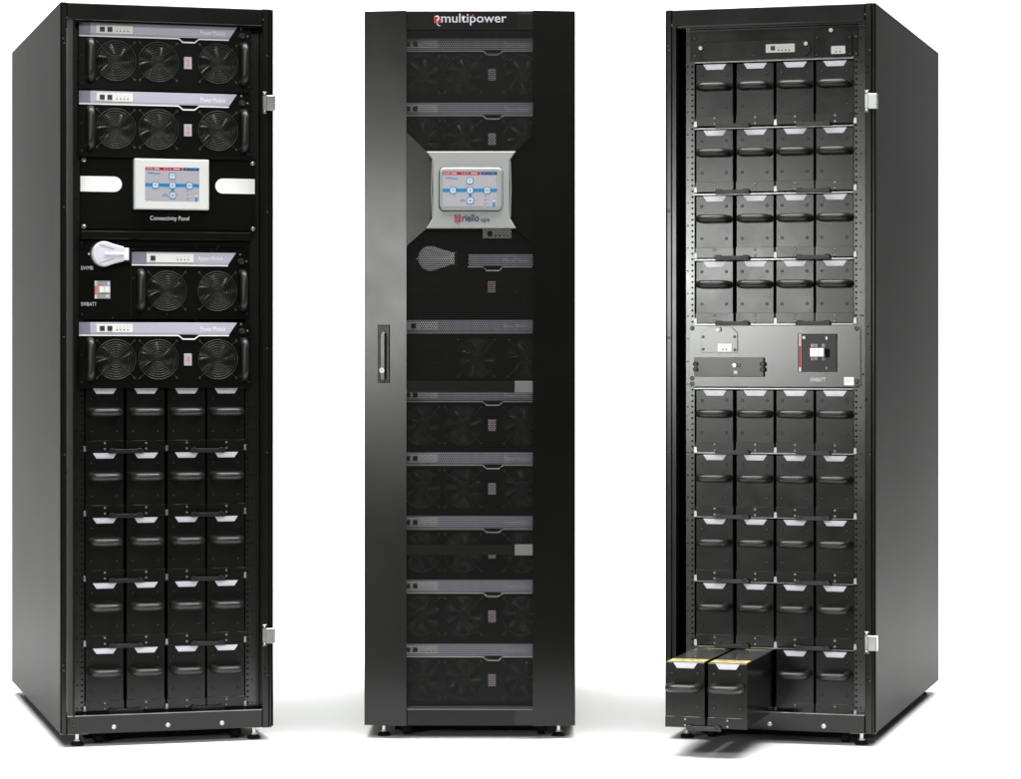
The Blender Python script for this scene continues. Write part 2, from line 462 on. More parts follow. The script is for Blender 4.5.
# ------------------------------------------------------------------ cabinet
def cabinet(k, label, shelves, opening=(.0403, .5605), seam=True, name='equipment_cabinet', door=False, grey_left=None):
    t = thing(name, label, 'cabinet', k)
    F = 'black_frame_paint'
    y0 = .03 if door else 0.
    zb, zt = .035, 2.035
    xl, xr = opening
    part('corner_post', None, lambda b: (b.box(.0035, .0175, y0, y0+.04, zb, zt, F, .002), b.box(.0175, xl-.004, y0+.006, y0+.04, zb+.004, 1.992, F if grey_left is None else grey_left, .001), b.box(xl-.004, xl, y0, y0+.045, zb+.052, 1.985, F)), t)
    part('corner_post', None, lambda b: (b.box(xr, W-.012, y0, y0+.045, zb, zt, F, .002), b.box(W-.0115, W-.0035, y0+.003, y0+.04, zb, zt, F, .002)), t)
    part('top_beam', None, lambda b: (b.box(.018, xr-.001, y0+.001, y0+.045, 1.9875, zt-.001, F, .002), b.box(xl, xr, y0+.012, y0+.045, 1.983, 1.9875, F)), t)
    bb = part('bottom_beam', None, lambda b: b.box(.018, xr-.001, y0+.001, y0+.05, zb+.001, .0865, F, .002), t)
    if not door:
        for x in (.1465, .2955, .446):
            part('rivet', 'brivet', lambda b: (b.cyl(0, 0, .0065, -.001, 0, 'zinc', 16), b.cyl(0, 0, .005, -.003, -.001, 'bright_steel', 16, r2=.003)), bb, (x, y0+.001, .0525))
    S = 'black_side_paint'
    part('side_panel', None, lambda b: b.box(0, .003, y0+.001, DEP, zb+.004, zt-.002, S), t)
    part('side_panel', None, lambda b: b.box(W-.003, W, y0+.001, DEP, zb+.004, zt-.002, S), t)
    part('back_panel', None, lambda b: b.box(.0035, W-.0035, DEP-.004, DEP, zb+.01, zt-.006, 'hollow_black'), t)
    part('roof_panel', None, lambda b: b.box(.0035, W-.0035, y0+.046, DEP-.005, zt-.006, zt-.002, S), t)
    def base_plate_and_shade(b):
        b.box(.0035, W-.0035, y0+.052, DEP-.006, zb+.002, zb+.010, F)
        b.box(.080, W-.080, y0+.10, y0+.16, .009, zb+.002, 'hollow_black')  # black blocks stand in for the shade beneath the cabinet
        b.box(.06, W-.06, y0+.22, DEP-.08, .010, zb+.002, 'hollow_black')
    part('base_plate_and_shade', None, base_plate_and_shade, t)
    # levelling feet with a silver bolt and a black pad; castors behind
    for fx, fy in ((.052, .045), (W-.047, .045), (.052, DEP-.07), (W-.047, DEP-.07)):
        ft = part('levelling_foot', 'footbolt', lambda b: (b.vcyl(0, 0, .0055, .013, .034, 'bright_steel', 12), b.box(-.028, .028, -.02, .02, .0325, .0349, 'zinc'), b.vcyl(0, 0, .010, .0125, .0155, 'zinc', 12)), t, (fx, fy+y0, 0))
        part('pad', 'footpad', lambda b: (b.vcyl(0, 0, .0185, 0, .006, 'rubber', 24), b.vcyl(0, 0, .0185, .006, .0125, 'rubber', 24, r2=.010)), ft)
    for cx in (.115, W-.095):
        cs = part('castor', 'castor', lambda b: (b.box(-.020, .020, -.016, .02, .031, .0365, 'shelf_steel'), b.box(-.016, -.012, -.014, .014, .010, .026, 'hollow_black'), b.box(.012, .016, -.014, .014, .010, .026, 'hollow_black')), t, (cx, y0+.075, 0))
        def wheel(b):
            n = 18
            vs = [(sx, .013*math.cos(2*PI*i/n), .0131+.013*math.sin(2*PI*i/n)) for sx in (-.010, .010) for i in range(n)]
            b.add(vs, [(i, (i+1) % n, n+(i+1) % n, n+i) for i in range(n)] + [list(range(n-1, -1, -1)), list(range(n, 2*n))], 'rubber')
        part('wheel', 'cwheel', wheel, cs)
    # mounting rails with their punched holes
    yr = .052
    def rail(xa, xb, cols, flip):
        def f(b):
            b.box(xa, xb, yr, yr+.003, .087, 1.982, 'grey_rail_paint')
            xs = xa if not flip else xb-.003
            b.box(xs, xs+.003, yr+.003, yr+.05, .087, 1.982, 'grey_rail_paint')
            z = .10; i = 0
            while z < 1.97:
                b.cyl(cols[0], z, .0031, yr-.0007, yr-.0001, 'hollow_black', 8)
                if i % 4 == 0: b.cyl(cols[1], z, .0022, yr-.0007, yr-.0001, 'hollow_black', 8)
                z += .0159; i += 1
        return f
    part('mounting_rail', None, rail(xl+.0005 if k == 'L' else .0475, .0715, (.0655, .0525), False), t)
    part('mounting_rail', None, rail(.5215, xr-.001, (.5275, .5400), True), t)
    if seam:
        def sm(b):
            z = .10
            while z < 1.965:
                b.box(.0172, .0190, y0+.0030, y0+.0060, z, z+.0035, 'zinc'); z += .0065
        part('seal_strip', None, sm, t)
    for (x, z) in ((.0085, 1.935), (.0105, 1.922), (.019, 1.992), (.561, 2.004), (.573, 1.905), (.0085, .225), (.0095, .211), (.573, .18), (.573, 1.47), (.573, 1.09), (.010, 1.12), (.010, 1.475), (.012, .80), (.573, .80), (.024, .072), (.036, .060)):
        if not door: screw(t, x, z, y0+(.0 if x != .019 else .001), 'dark_screw', .0030)
    def xh(b):
        for (x, z) in ((.566, .20), (.566, .185), (.5655, 1.86), (.5655, 1.845), (.564, .95), (.569, 1.15), (.569, 1.13), (.555, 1.18), (.555, 1.02), (.566, .56)):
            b.cyl(x, z, .0024, y0-.0004, y0-.0001, 'hollow_black', 8)
    if not door: part('punched_holes', None, xh, t)
    for z in shelves:
        part('shelf', None, lambda b: b.box(.0725, .5205, .050, .75, z-.0022, z+.0012, 'shelf_steel' if k == 'R' else 'grey_rail_paint'), t)
    return t
def hinges(t, zs):
    for z in zs:
        h = part('hinge', 'hinge', lambda b: (b.box(.560, .5705, -.004, -.0004, 0, .060, 'zinc', .001), b.box(.569, .592, -.010, -.0045, .008, .050, 'zinc', .0015), b.box(.5905, .594, -.011, .012, .008, .050, 'bright_steel', .001)), t, (0, 0, z))
        for a in (.006, .054): screw(h, .565, a, -.004, 'bright_steel', .0038)

# ------------------------------------------------------------------ touch screen graphics
def screen_mesh(w, h):
    def f(b):
        U = lambda u: u*w
        V = lambda v: (1-v)*h
        def r(u0, u1, v0, v1, m, lv=1): b.box(U(u0), U(u1), -.0002*lv, 0, V(v1), V(v0), m)
        r(0, 1, 0, 1, 'screen_grey', 1)
        r(0, .69, 0, .085, 'screen_red', 2); r(.705, 1, 0, .085, 'screen_navy', 2)
        for a, c in ((.02, .04), (.055, .085), (.10, .13), (.16, .26), (.35, .37), (.40, .42), (.45, .47), (.52, .64)): r(a, c, .03, .055, 'screen_pale', 3)
        for a, c in ((.73, .80), (.82, .86), (.88, .97)): r(a, c, .03, .055, 'logo_blue', 3)
        r(.05, .28, .175, .19, 'screen_blue', 2); r(.05, .16, .155, .165, 'screen_blue', 2); r(.16, .27, .20, .21, 'screen_blue', 2)
        r(.975, .99, .17, .25, 'print_grey', 2)
        r(0, 1, .48, .59, 'screen_blue', 2)
        for i in range(24): r(.01+i*.042, .02+i*.042, .575, .59, 'screen_pale', 3)
        r(.485, .53, .60, .72, 'screen_blue', 2)
        def icon(u, v, s, inner, lv=4):
            cx, cz = U(u), V(v); hw = s*w
            def oc(q, c): return [(cx-q+c, cz-q), (cx+q-c, cz-q), (cx+q, cz-q+c), (cx+q, cz+q-c), (cx+q-c, cz+q), (cx-q+c, cz+q), (cx-q, cz+q-c), (cx-q, cz-q+c)]
            b.prism(oc(hw, hw*.3), -.0002*lv, 0, 'screen_blue'); b.prism(oc(hw*.78, hw*.22), -.0002*(lv+1), 0, 'screen_pale')
            for (a0, a1, c0, c1) in inner:
                b.box(cx+a0*hw, cx+a1*hw, -.0002*(lv+2), 0, cz+c0*hw, cz+c1*hw, 'print_grey')
        g = [(-.4, .4, .2, .4), (-.3, .3, -.05, .1), (-.1, .1, -.45, -.1)]
        icon(.50, .255, .062, g); icon(.19, .535, .062, g)
        icon(.505, .535, .062, [(-.2, .2, -.5, .5)]); icon(.82, .535, .062, [(-.45, -.05, -.3, .4), (.05, .45, -.3, .4)])
        icon(.507, .83, .062, [(-.4, .4, -.35, .35)])
        r(.595, .615, .80, .85, 'print_grey', 2); r(.18, .2, .64, .67, 'print_grey', 2)
        for i in range(7):
            a = PI*i/6; cx, cz = U(.37)+.04*w*math.cos(a), V(.86)+.04*w*math.sin(a)
            b.box(cx-.0012, cx+.0012, -.0006, 0, cz-.001, cz+.001, 'screen_blue')
        r(.35, .39, .83, .86, 'print_grey', 2)
        for v in (.70, .82, .94):
            r(.775, .79, v-.03, v+.02, 'screen_blue', 2); r(.80, .86, v-.015, v, 'print_grey', 2); r(.80, .85, v+.01, v+.025, 'screen_pale', 3)
        r(.925, .965, .76, .79, 'print_grey', 2); r(.925, .965, .81, .86, 'screen_pale', 2); r(.925, .965, .88, 1, 'screen_blue', 2)
    return f

# ------------------------------------------------------------------ rotary switch handle
def rotary(parent, cx, cz, y=0.):
    base = part('rotary_base', 'rotbase', lambda b: (b.cyl(0, 0, .0375, -.006, 0, 'black_plastic', 36), b.box(.054, .0745, -.006, 0, -.020, .020, 'black_plastic', .001)), parent, (cx, y, cz))
    def f(b):
        R = .0345; ye = -.030
        P = []
        for i in range(19):
            a = math.radians(62) + math.radians(236)*i/18; P.append((R*math.cos(a), R*math.sin(a)))
        P += [(.030, -.0262), (.0535, -.0200), (.0535, .0200), (.030, .0262)]
        b.prism(P, ye, -.006, 'lavender_pale', .004)
        b.box(.0537, .0675, ye+.002, -.006, -.0165, .0165, 'white_line', .0015)
        b.box(0.0, .0537, ye-.004, ye+.001, -.0028, .0028, 'white_line', .0008)
        for s in (1, -1):
            b.prism([(-.013, s*.025-.0008), (.026, s*.013-.0008), (.026, s*.013+.0008), (-.013, s*.025+.0008)], ye-.0006, ye+.001, 'print_grey')
    part('rotary_handle', 'rothandle', f, base)
    part('pointer', 'rotpt', lambda b: b.prism([(-.041, -.003), (-.036, -.002), (-.036, .002), (-.041, .003)], -.006, 0, 'white_line'), base)
    return base

def breaker(parent, x, z, w, h, y=0., small=True):
    s = w
    bk = part('circuit_breaker', None, lambda b: (b.box(0, w, -.004 if small else -.006, 0, 0, h, 'display_grey' if small else 'breaker_cover', .001),), parent, (x, y, z))
    f = -.004 if small else -.006
    def art(b):
        if small:
            b.box(0, w*.13, f-.0006, f+.0005, 0, h, 'label_white'); b.box(0, w*.12, f-.0010, f, h*.22, h*.72, 'digit_red')
            b.box(w*.2, w*.55, f-.0005, f, h*.70, h*.78, 'digit_red'); b.box(w*.82, w*.94, f-.0005, f, h*.8, h*.92, 'print_white')
            b.box(w*.34, w*.44, f-.0005, f, h*.18, h*.28, 'warning_yellow'); b.box(w*.2, w*.28, f-.0005, f, h*.18, h*.28, 'digit_red')
            b.box(w*.7, w*.9, f-.0005, f, h*.1, h*.22, 'label_white')
        else:
            b.box(w*.03, w*.085, f-.0006, f+.0005, h*.01, h*.99, 'label_white'); b.box(w*.032, w*.08, f-.0010, f, h*.12, h*.68, 'logo_red')
            for i in range(7): b.box(w*.035, w*.075, f-.0010, f, h*(.72+i*.035), h*(.735+i*.035), 'digit_red')
            b.cyl(w*.155, h*.90, w*.042, f-.0006, f, 'print_soft', 16)
            b.prism(rounded_poly(w*.72, w*.76, h*.84, h*.93, w*.019, 3), f-.0006, f, 'print_white')
            b.box(w*.735, w*.75, f-.0006, f, h*.06, h*.14, 'print_soft')
            for (u, v, m) in ((.34, .70, 'digit_red'), (.43, .70, 'screen_blue'), (.62, .70, 'screen_blue'), (.34, .355, 'digit_red'), (.43, .355, 'warning_yellow'), (.62, .355, 'screen_blue')):
                b.box(w*u, w*(u+.075), f-.0004, f, h*(v-.05), h*(v+.03), 'display_grey')
                b.ring(w*(u+.037), f-.0006, h*(v-.01), w*.022, .0009, m, 12, 4)
    part('breaker_markings', None, art, bk)
    if small:
        part('toggle', None, lambda b: (b.box(w*.25, w*.58, f-.012, f, h*.34, h*.68, 'label_white', .001), b.box(w*.60, w*.94, f-.012, f, h*.34, h*.68, 'label_white', .001)), bk)
    else:
        part('toggle', None, lambda b: (b.box(w*.35, w*.56, f-.022, f, h*.40, h*.62, 'plain_white', .0015), b.box(w*.57, w*.70, f-.022, f, h*.40, h*.62, 'plain_white', .0015), b.box(w*.70, w*.82, f-.004, f, h*.38, h*.60, 'hollow_black')), bk)
    return bk

# =================================================================== LEFT CABINET
L_rows = [.984, .8058, .6270, .4474, .2676]
L_x = [.0745, .1885, .3020, .4130]
cl = cabinet('L', 'open black cabinet on the left, fan modules above five rows of battery units', [.9855] + [z for z in L_rows[1:]] + [.0875], seam=True, grey_left='edge_trim')
hinges(cl, (1.744, .2620))
power_module('L', 1.984, 'topmost power module of the left cabinet, three fans under a lavender strip', '2')
power_module('L', 1.7975, 'power module of the left cabinet directly above the touch screen panel', '2')
power_module('L', 1.1620, 'lowest power module of the left cabinet, just above its battery units', '4')
# connectivity panel
t = thing('connectivity_panel', 'wide black panel with white touch screen between two rounded handle openings filled white', 'control panel', 'L', 0, .05, 0)
part('faceplate', None, lambda b: (b.box(.0600, .5470, -.004, 0, 1.4200, 1.6210, 'black_plate_paint', .001), b.box(.0600, .5350, -.018, 0, 1.3915, 1.4130, 'black_plate_paint', .0015), b.box(.060, .535, 0, .3, 1.395, 1.6125, 'hollow_black')), t)
def slot(x0, x1, z0, z1, side):
    r = (z1-z0)/2; n = 12; cz = (z0+z1)/2
    if side > 0: P = [(x0, z0)] + [(x1-r+r*math.sin(PI*i/n), cz-r*math.cos(PI*i/n)) for i in range(n+1)] + [(x0, z1)]
    else: P = [(x1, z0), (x1, z1)] + [(x0+r-r*math.sin(PI*i/n), cz+r*math.cos(PI*i/n)) for i in range(n+1)]
    return lambda b: b.prism(P, -.0055, -.003, 'plain_white', .0004)
part('handle_opening_fill', None, slot(.0605, .1748, 1.5215, 1.5640, 1), t)  # white piece stands for background seen through an open handle slot
part('handle_opening_fill', None, slot(.4349, .5465, 1.5220, 1.5640, -1), t)
bz = part('screen_bezel', None, lambda b: b.prism(rounded_poly(.2060, .4140, 1.4745, 1.6140, .003, 3), -.026, -.004, 'bezel_white', .003), t)
part('touch_screen', None, screen_mesh(.150, .0925), bz, (.236, -.0262, 1.498))
text('Connectivity Panel', .2530, 1.4420, .1085, .0150, 'print_white', t, -.0045, .002)
for x, z in ((.0700, 1.6085), (.5405, 1.6075), (.0700, 1.4255), (.5415, 1.4250)): screw(t, x, z, -.004, 'bright_steel', .0062)
# manual bypass / battery switch panel
t = thing('switch_panel', 'black panel with lavender rotary handle above a small breaker in the left cabinet', 'switch panel', 'L', 0, .05, 0)
part('faceplate', None, lambda b: (b.box(.0560, .1985, 0, .003, 1.1700, 1.3900, 'black_plate_paint'), b.box(.199, .534, .0005, .003, 1.3725, 1.3900, 'black_plate_paint'), b.box(.060, .19, .003, .3, 1.175, 1.385, 'hollow_black')), t)
rotary(t, .1235, 1.3500)
text('SWMB', .0625, 1.3065, .0335, .0105, 'print_soft', t, -.0004, 0)
text('SWBATT', .0625, 1.2070, .0430, .0105, 'print_soft', t, -.0004, 0)
breaker(t, .1000, 1.2275, .0430, .0490)
for x, z in ((.0650, 1.381), (.165, 1.381), (.065, 1.183), (.15, 1.174), (.444, 1.3755)): screw(t, x, z, 0, 'dark_screw', .0028)
bypass_module('L', 1.3570, 'bypass module with two fans right of the rotary handle in the left cabinet')

POS = ['leftmost', 'second from left', 'third from left', 'rightmost']
ROWN = ['top', 'second', 'third', 'fourth', 'bottom']
for r, zt in enumerate(L_rows):
    for c, x in enumerate(L_x):
        battery_unit('L', x, zt, 'battery unit in the left cabinet, %s in its %s battery row' % (POS[c], ROWN[r]), group='battery units in the left cabinet')
    for j in (0, 2):
        bracket('L', L_x[j]+.063, zt, 'locking bracket in the left cabinet, %s of two in its %s battery row' % (('left', 'right')[j//2], ROWN[r]))
    for x in (.0725, .2995, .5195):
        part('clip', 'clip', lambda b: b.prism([(-.004, 0), (.004, 0), (.003, .015), (-.003, .015)], 0, .004, 'zinc', .0005), cl, (x, .046, zt-.1775))

# =================================================================== RIGHT CABINET
R_rows = [1.8890, 1.7045, 1.5205, 1.3375, .9775, .7975, .6185, .4378, .2556]
R_x = [.0765, .1915, .3040, .4155]
cr = cabinet('R', 'open black cabinet on the right full of battery units, its right side panel showing', [1.8915] + [z+.0015 for z in R_rows[1:4]] + [1.158] + [z+.0015 for z in R_rows[4:]] + [.0755], opening=(.0303, .5605), seam=False, grey_left='black_frame_paint')
hinges(cr, (1.7365, .2555))
ROWR = ['top row', 'second row', 'third row', 'row above the panel', 'first row below the panel', 'second row below the panel', 'third row below the panel', 'row above the bottom row', 'bottom row']
for r, zt in enumerate(R_rows):
    for c, x in enumerate(R_x):
        out = .372 if (r == 8 and c < 2) else 0
        lab = ('%s of two battery units pulled out of the right cabinet, yellow tape on lid' % ('left' if c == 0 else 'right')) if out else 'battery unit in the right cabinet, %s in the %s' % (POS[c], ROWR[r])
        battery_unit('R', x, zt, lab, out=out, group='battery units in the right cabinet')
    for j in (0, 2):
        out = .372 if (r == 8 and j == 0) else 0
        bracket('R', R_x[j]+.057, zt, 'black locking bracket under the two pulled-out battery units of the right cabinet' if out else 'locking bracket in the right cabinet, %s of two in the %s' % (('left', 'right')[j//2], ROWR[r]), out=out)
    for x in (.0755, .3025, .5255):
        part('clip', 'clipw', lambda b: b.prism([(-.005, 0), (.005, 0), (.0035, .016), (-.0035, .016)], 0, .004, 'zinc', .0005), cr, (x, .046, zt-.1785))
# top control panel
t = thing('control_panel', 'black panel with two small white labels across the top of the right cabinet', 'control panel', 'R', 0, .05, 0)
part('faceplate', None, lambda b: b.box(.0590, .5330, -.001, .002, 1.8940, 1.9820, 'black_unit_paint', .0005), t)
p = part('long_cover', None, lambda b: b.prism([(.0900, 1.9050), (.098, 1.8990), (.3860, 1.8990), (.4030, 1.9130), (.4030, 1.9300), (.3860, 1.9480), (.100, 1.9480), (.0900, 1.9380)], -.006, -.001, 'black_unit_paint', .001), t)
l = part('label_panel', None, lambda b: b.prism(rounded_poly(.2760, .3575, 1.9120, 1.9355, .002, 3), -.0072, -.006, 'label_white', .0003), p)
part('button', None, lambda b: b.box(.2900, .3020, -.0088, -.0072, 1.918, 1.930, 'print_dark', .0008), l)
def dots(b, xs, z):
    for q in xs:
        b.cyl(q, z, .0022, -.0080, -.0072, 'print_dark', 10); b.box(q-.002, q+.002, -.0075, -.0072, z+.008, z+.0088, 'print_grey')
part('indicator_lights', None, lambda b: dots(b, (.3120, .3220, .3320, .3425), 1.918), l)
part('thumb_knob', 'tknob', lambda b: (b.cyl(0, 0, .0068, -.003, 0, 'black_plastic', 18), b.cyl(0, 0, .0054, -.010, -.003, 'zinc', 18), b.cyl(0, 0, .0035, -.012, -.010, 'lip_screw', 14)), t, (.0925, -.006, 1.9300))
part('thumb_knob', 'tknob', None, t, (.3900, -.006, 1.9330))
p = part('small_cover', None, lambda b: b.prism([(.4110, 1.8960), (.5180, 1.8960), (.5180, 1.9600), (.4960, 1.9780), (.4280, 1.9780), (.4110, 1.9640)], -.006, -.001, 'black_unit_paint', .001), t)
part('thumb_knob', 'tknob', None, t, (.4600, -.006, 1.9680))
l = part('label_panel', None, lambda b: b.prism(rounded_poly(.4590, .4985, 1.9030, 1.9250, .002, 3), -.0072, -.006, 'label_white', .0003), p)
part('indicator_lights', None, lambda b: dots(b, (.4735, .4845), 1.909), l)
for x, z in ((.101, 1.938), (.240, 1.905), (.379, 1.938), (.419, 1.950), (.510, 1.948), (.419, 1.902), (.511, 1.902)): screw(t, x, z, -.006, 'dark_screw', .0030)
for x, z in ((.0720, 1.9580), (.0720, 1.9110), (.5270, 1.9500), (.5270, 1.9030)): screw(t, x, z, -.001, 'dark_screw', .0042)
# breaker panel
t = thing('breaker_panel', 'satin black panel with circuit breaker marked SWBATT halfway up the right cabinet', 'breaker panel', 'R', 0, .05, 0)
part('faceplate', None, lambda b: (b.box(.0570, .5400, -.002, .002, .9835, 1.1545, 'light_plate', .0006), b.box(.075, .515, .002, .3, .99, 1.15, 'hollow_black')), t)
cv = part('cover_plate', None, lambda b: b.prism([(.0920, 1.0790), (.1960, 1.0790), (.1960, 1.1330), (.1790, 1.1510), (.1120, 1.1510), (.0920, 1.1350)], -.006, -.002, 'light_plate', .0008), t)
l = part('label_panel', None, lambda b: b.box(.1400, .1790, -.0072, -.006, 1.0820, 1.1035, 'plain_white'), cv)
part('indicator_lights', None, lambda b: dots(b, (.1540, .1645), 1.088), l)
part('thumb_knob', 'tknob', None, cv, (.1440, -.006, 1.1430))
for x, z in ((.0985, 1.123), (.1880, 1.123), (.0985, 1.0885), (.1885, 1.0865)): screw(cv, x, z, -.006, 'dark_screw', .0028)
cb = part('cable_cover', None, lambda b: b.box(.0745, .2710, -.014, -.002, 1.0120, 1.0655, 'black_unit_paint', .001), t)
for x in (.0785, .2680):
    for z in (1.0470, 1.0320): part('cover_knob', 'cknob', lambda b: (b.cyl(0, 0, .0070, -.007, 0, 'black_plastic', 16), b.ring(0, -.007, 0, .005, .0008, 'black_wire', 16, 4)), cb, (x, -.014, z))
part('latch', None, lambda b: (b.cyl(.1905, 1.0435, .0050, -.024, -.014, 'bright_steel', 16), b.ring(.2005, -.015, 1.0435, .0045, .0012, 'dark_screw', 16, 5), b.box(.186, .1985, -.0155, -.014, 1.018, 1.030, 'print_grey'), b.box(.188, .1965, -.0158, -.0155, 1.0205, 1.0275, 'label_white')), cb)
breaker(t, .3665, 1.0255, .1080, .1055, -.002, small=False)
text('SWBATT', .4005, .9985, .0425, .0110, 'print_white', t, -.0024, 0)
part('white_sticker', None, lambda b: (b.box(.4945, .5215, -.003, -.002, .9885, 1.0110, 'plain_white'), b.box(.497, .519, -.0033, -.003, 1.003, 1.0038, 'print_grey'), b.box(.497, .512, -.0033, -.003, .998, .9986, 'print_grey')), t)
for x, z in ((.066, 1.1470), (.066, 1.0070), (.066, .9915), (.5300, 1.1450), (.5300, 1.0000), (.5300, .9880)): screw(t, x, z, -.002, 'dark_screw', .0045)

# =================================================================== CENTRE CABINET
cc = cabinet('C', 'closed black cabinet in the middle with perforated door and silver display', [], door=True, seam=False)
YC = .085
for i, (T, n) in enumerate(((1.9655, '8'), (1.7829, '8'), (.9760, '7'), (.7970, '7'), (.6172, '5'), (.4374, '6'), (.2577, '2'))):
    nm = ['topmost', 'second from top', 'third from top', 'fourth from top', 'fifth from top', 'second lowest', 'lowest'][i]
    power_module('C', T, '%s power module behind the perforated door of the middle cabinet' % nm, n, y=YC)
t = thing('communication_panel', 'panel behind the silver display, its white indicator label showing just below', 'control panel', 'C', 0, YC, 0)
part('faceplate', None, lambda b: b.box(.0555, .533, 0, .003, 1.3925, 1.5960, 'black_plate_paint'), t)
l = part('label_panel', None, lambda b: b.box(.3300, .4110, -.005, 0, 1.4020, 1.4280, 'label_white'), t)
part('button', None, lambda b: b.box(.3430, .3570, -.0066, -.005, 1.407, 1.421, 'print_dark', .0008), l)
def cdots(b):
    for q in (.367, .378, .389, .400): b.cyl(q, 1.4085, .0022, -.006, -.005, 'print_dark', 10)
part('indicator_lights', None, cdots, l)
t = thing('manual_bypass_panel', 'panel with a rotary handle seen through the perforated door of the middle cabinet', 'switch panel', 'C', 0, YC, 0)
part('faceplate', None, lambda b: b.box(.0555, .533, 0, .003, 1.1720, 1.3910, 'black_plate_paint'), t)
rotary(t, .1830, 1.3440)
def st(b):
    b.prism([(.290, 1.3229), (.4716, 1.3229), (.4942, 1.3559), (.290, 1.3559)], -.004, 0, 'lavender', .0006)
part('name_strip', None, st, t)
def ln(b):
    a = 1.3219; w = .0036
    P = [(.288, a), (.331, a), (.341, a-.010), (.376, a-.010), (.386, a), (.4706, a)]
    for i in range(5):
        (xa, za), (xc, zc) = P[i], P[i+1]
        b.prism([(xa, za-w), (xc, zc-w), (xc, zc), (xa, za)], -.0052-.0002*(i % 2), 0, 'white_line')
part('edge_line', None, ln, t)
text('Manual Bypass', .388, 1.3324, .073, .0125, 'print_white', t, -.0042, 0)
digit(t, .3440, .3660, 1.2480, 1.2810, '8')
for x, z in ((.425, 1.25), (.15, 1.18), (.07, 1.38)): screw(t, x, z, 0, 'dark_screw', .0028)
bypass_module('C', 1.1705, 'bypass module behind the middle perforated door, below the rotary handle', y=YC, full=True)

# the door
DM = 'black_door_paint'
XA, XB = .1187, .4769
def bandmesh(flip):
    def f(b):
        n = 5; S = []
        for i in range(n+1):
            u = i/n; S.append((XA*u, .0210*(1-u)))
        S = [(0, .028)] + S + [(XA, .030)]
        if flip: S = [(W - x, y) for x, y in reversed(S)]
        vs = []; z0, z1 = .0365, 2.0335
        for x, y in S: vs += [(x, y, z0), (x, y, z1)]
        fs = [(2*i, 2*i+2, 2*i+3, 2*i+1) for i in range(len(S)-1)]
        fs += [[2*i for i in range(len(S)-1, -1, -1)], [2*i+1 for i in range(len(S))], (2*(len(S)-1), 0, 1, 2*(len(S)-1)+1)]
        b.add(vs, fs, DM)
    return f
door = part('door', None, lambda b: b.box(XA+.0005, XB-.0005, .004, .010, .0375, .0840, 'black_plate_paint', .002), cc)
part('header_panel', None, lambda b: b.box(XA+.0005, XB-.0005, .006, .010, 1.9835, 2.0325, 'black_plate_paint', .001), door)
part('side_band', None, bandmesh(False), door)
part('side_band', None, bandmesh(True), door)
def honey(b):
    p = .0062; r_in = .00245; x0, x1, z0, z1 = XA+.0005, XB-.0005, .0840, 1.9835
    y = .009
    dz = p*math.sqrt(3)/2; R = p/math.sqrt(3)
    nx = int((x1-x0)/p)+2; nz = int((z1-z0)/dz)+2
    vs = []; fs = []; idx = {}
    def vid(x, z):
        x = min(max(x, x0), x1); z = min(max(z, z0), z1)
        key = (round(x*1e5), round(z*1e5))
        if key not in idx: idx[key] = len(vs); vs.append((x, y, z))
        return idx[key]
    for j in range(nz):
        for i in range(nx):
            cx = x0 + (i + .5*(j % 2))*p; cz = z0 + j*dz
            if cx > x1 + p*.3 or cz > z1+dz*.3: continue
            inner = []
            o = []
            for q in range(6):
                a = PI/6 + q*PI/3
                ix, iz = cx + r_in*math.cos(a), cz + r_in*math.sin(a)
                inner.append(vid(ix, iz))
                o.append(vid(cx + R*math.cos(a), cz + R*math.sin(a)))
            for q in range(6):
                q2 = (q+1) % 6
                f = []
                for v in (inner[q], o[q], o[q2], inner[q2]):
                    if v not in f: f.append(v)
                if len(f) > 2: fs.append(f)
    b.add(vs, fs, 'black_mesh_paint')
part('perforated_sheet', None, honey, door)
# cross bars with a grey end plate
for z0, z1, m in ((.9685, .9995, 'patch_grey'), (.5140, .5430, 'patch_grey')):
    part('cross_bar', None, lambda b: (b.box(XA+.001, .4205, .0045, .0085, z0, z1, 'black_mesh_paint'), b.box(.421, .4750, .0040, .0085, z0-.001, z1, m, .0006)), door)
part('corner_plate', None, lambda b: b.box(.4280, .4765, .004, .0059, 1.9850, 2.0265, DM, .0004), door)
part('corner_plate', None, lambda b: (b.box(.4210, .4765, .002, .0039, .0400, .0830, DM, .0004)), door)
# wings and silver display surround
def wing(flip):
    O = [(XA+.001, 1.6935), (XA+.001, 1.3770)]
    I = [(.1745, 1.4240), (.1870, 1.4560), (.1870, 1.6140), (.1745, 1.6400)]
    X = lambda x: x if not flip else (.1203+.4760) - x
    def f(b):
        f3 = [(X(x), .002, z) for x, z in O] + [(X(x), .002-(x-XA-.001)*.135, z) for x, z in I]
        bk = [(v[0], .0088, v[2]) for v in f3]
        n = len(f3); fs = [list(range(n))] + [(i, n+i, n+(i+1) % n, (i+1) % n) for i in range(n)]
        if flip: fs = [list(reversed(q)) for q in fs]
        b.add(f3 + bk, fs, DM)
    return f
part('wing', None, wing(False), door); part('wing', None, wing(True), door)
def surround(b):
    P = [(.1750, 1.4250), (.4245, 1.4250), (.4080, 1.4540), (.4065, 1.4640), (.4065, 1.6060), (.4080, 1.6150), (.4245, 1.6390), (.1750, 1.6390), (.1920, 1.6150), (.1935, 1.6060), (.1935, 1.4640), (.1920, 1.4540)]
    b.prism(P, -.018, .006, 'panel_silver', .0025)
sr = part('display_surround', None, surround, door)
part('side_trim', None, lambda b: (b.tube([(.1915, -.0135, 1.456), (.1895, -.0145, 1.535), (.1915, -.0135, 1.614)], .0016, 'panel_silver', 8), b.tube([(.4085, -.0135, 1.456), (.4105, -.0145, 1.535), (.4085, -.0135, 1.614)], .0016, 'panel_silver', 8)), sr)
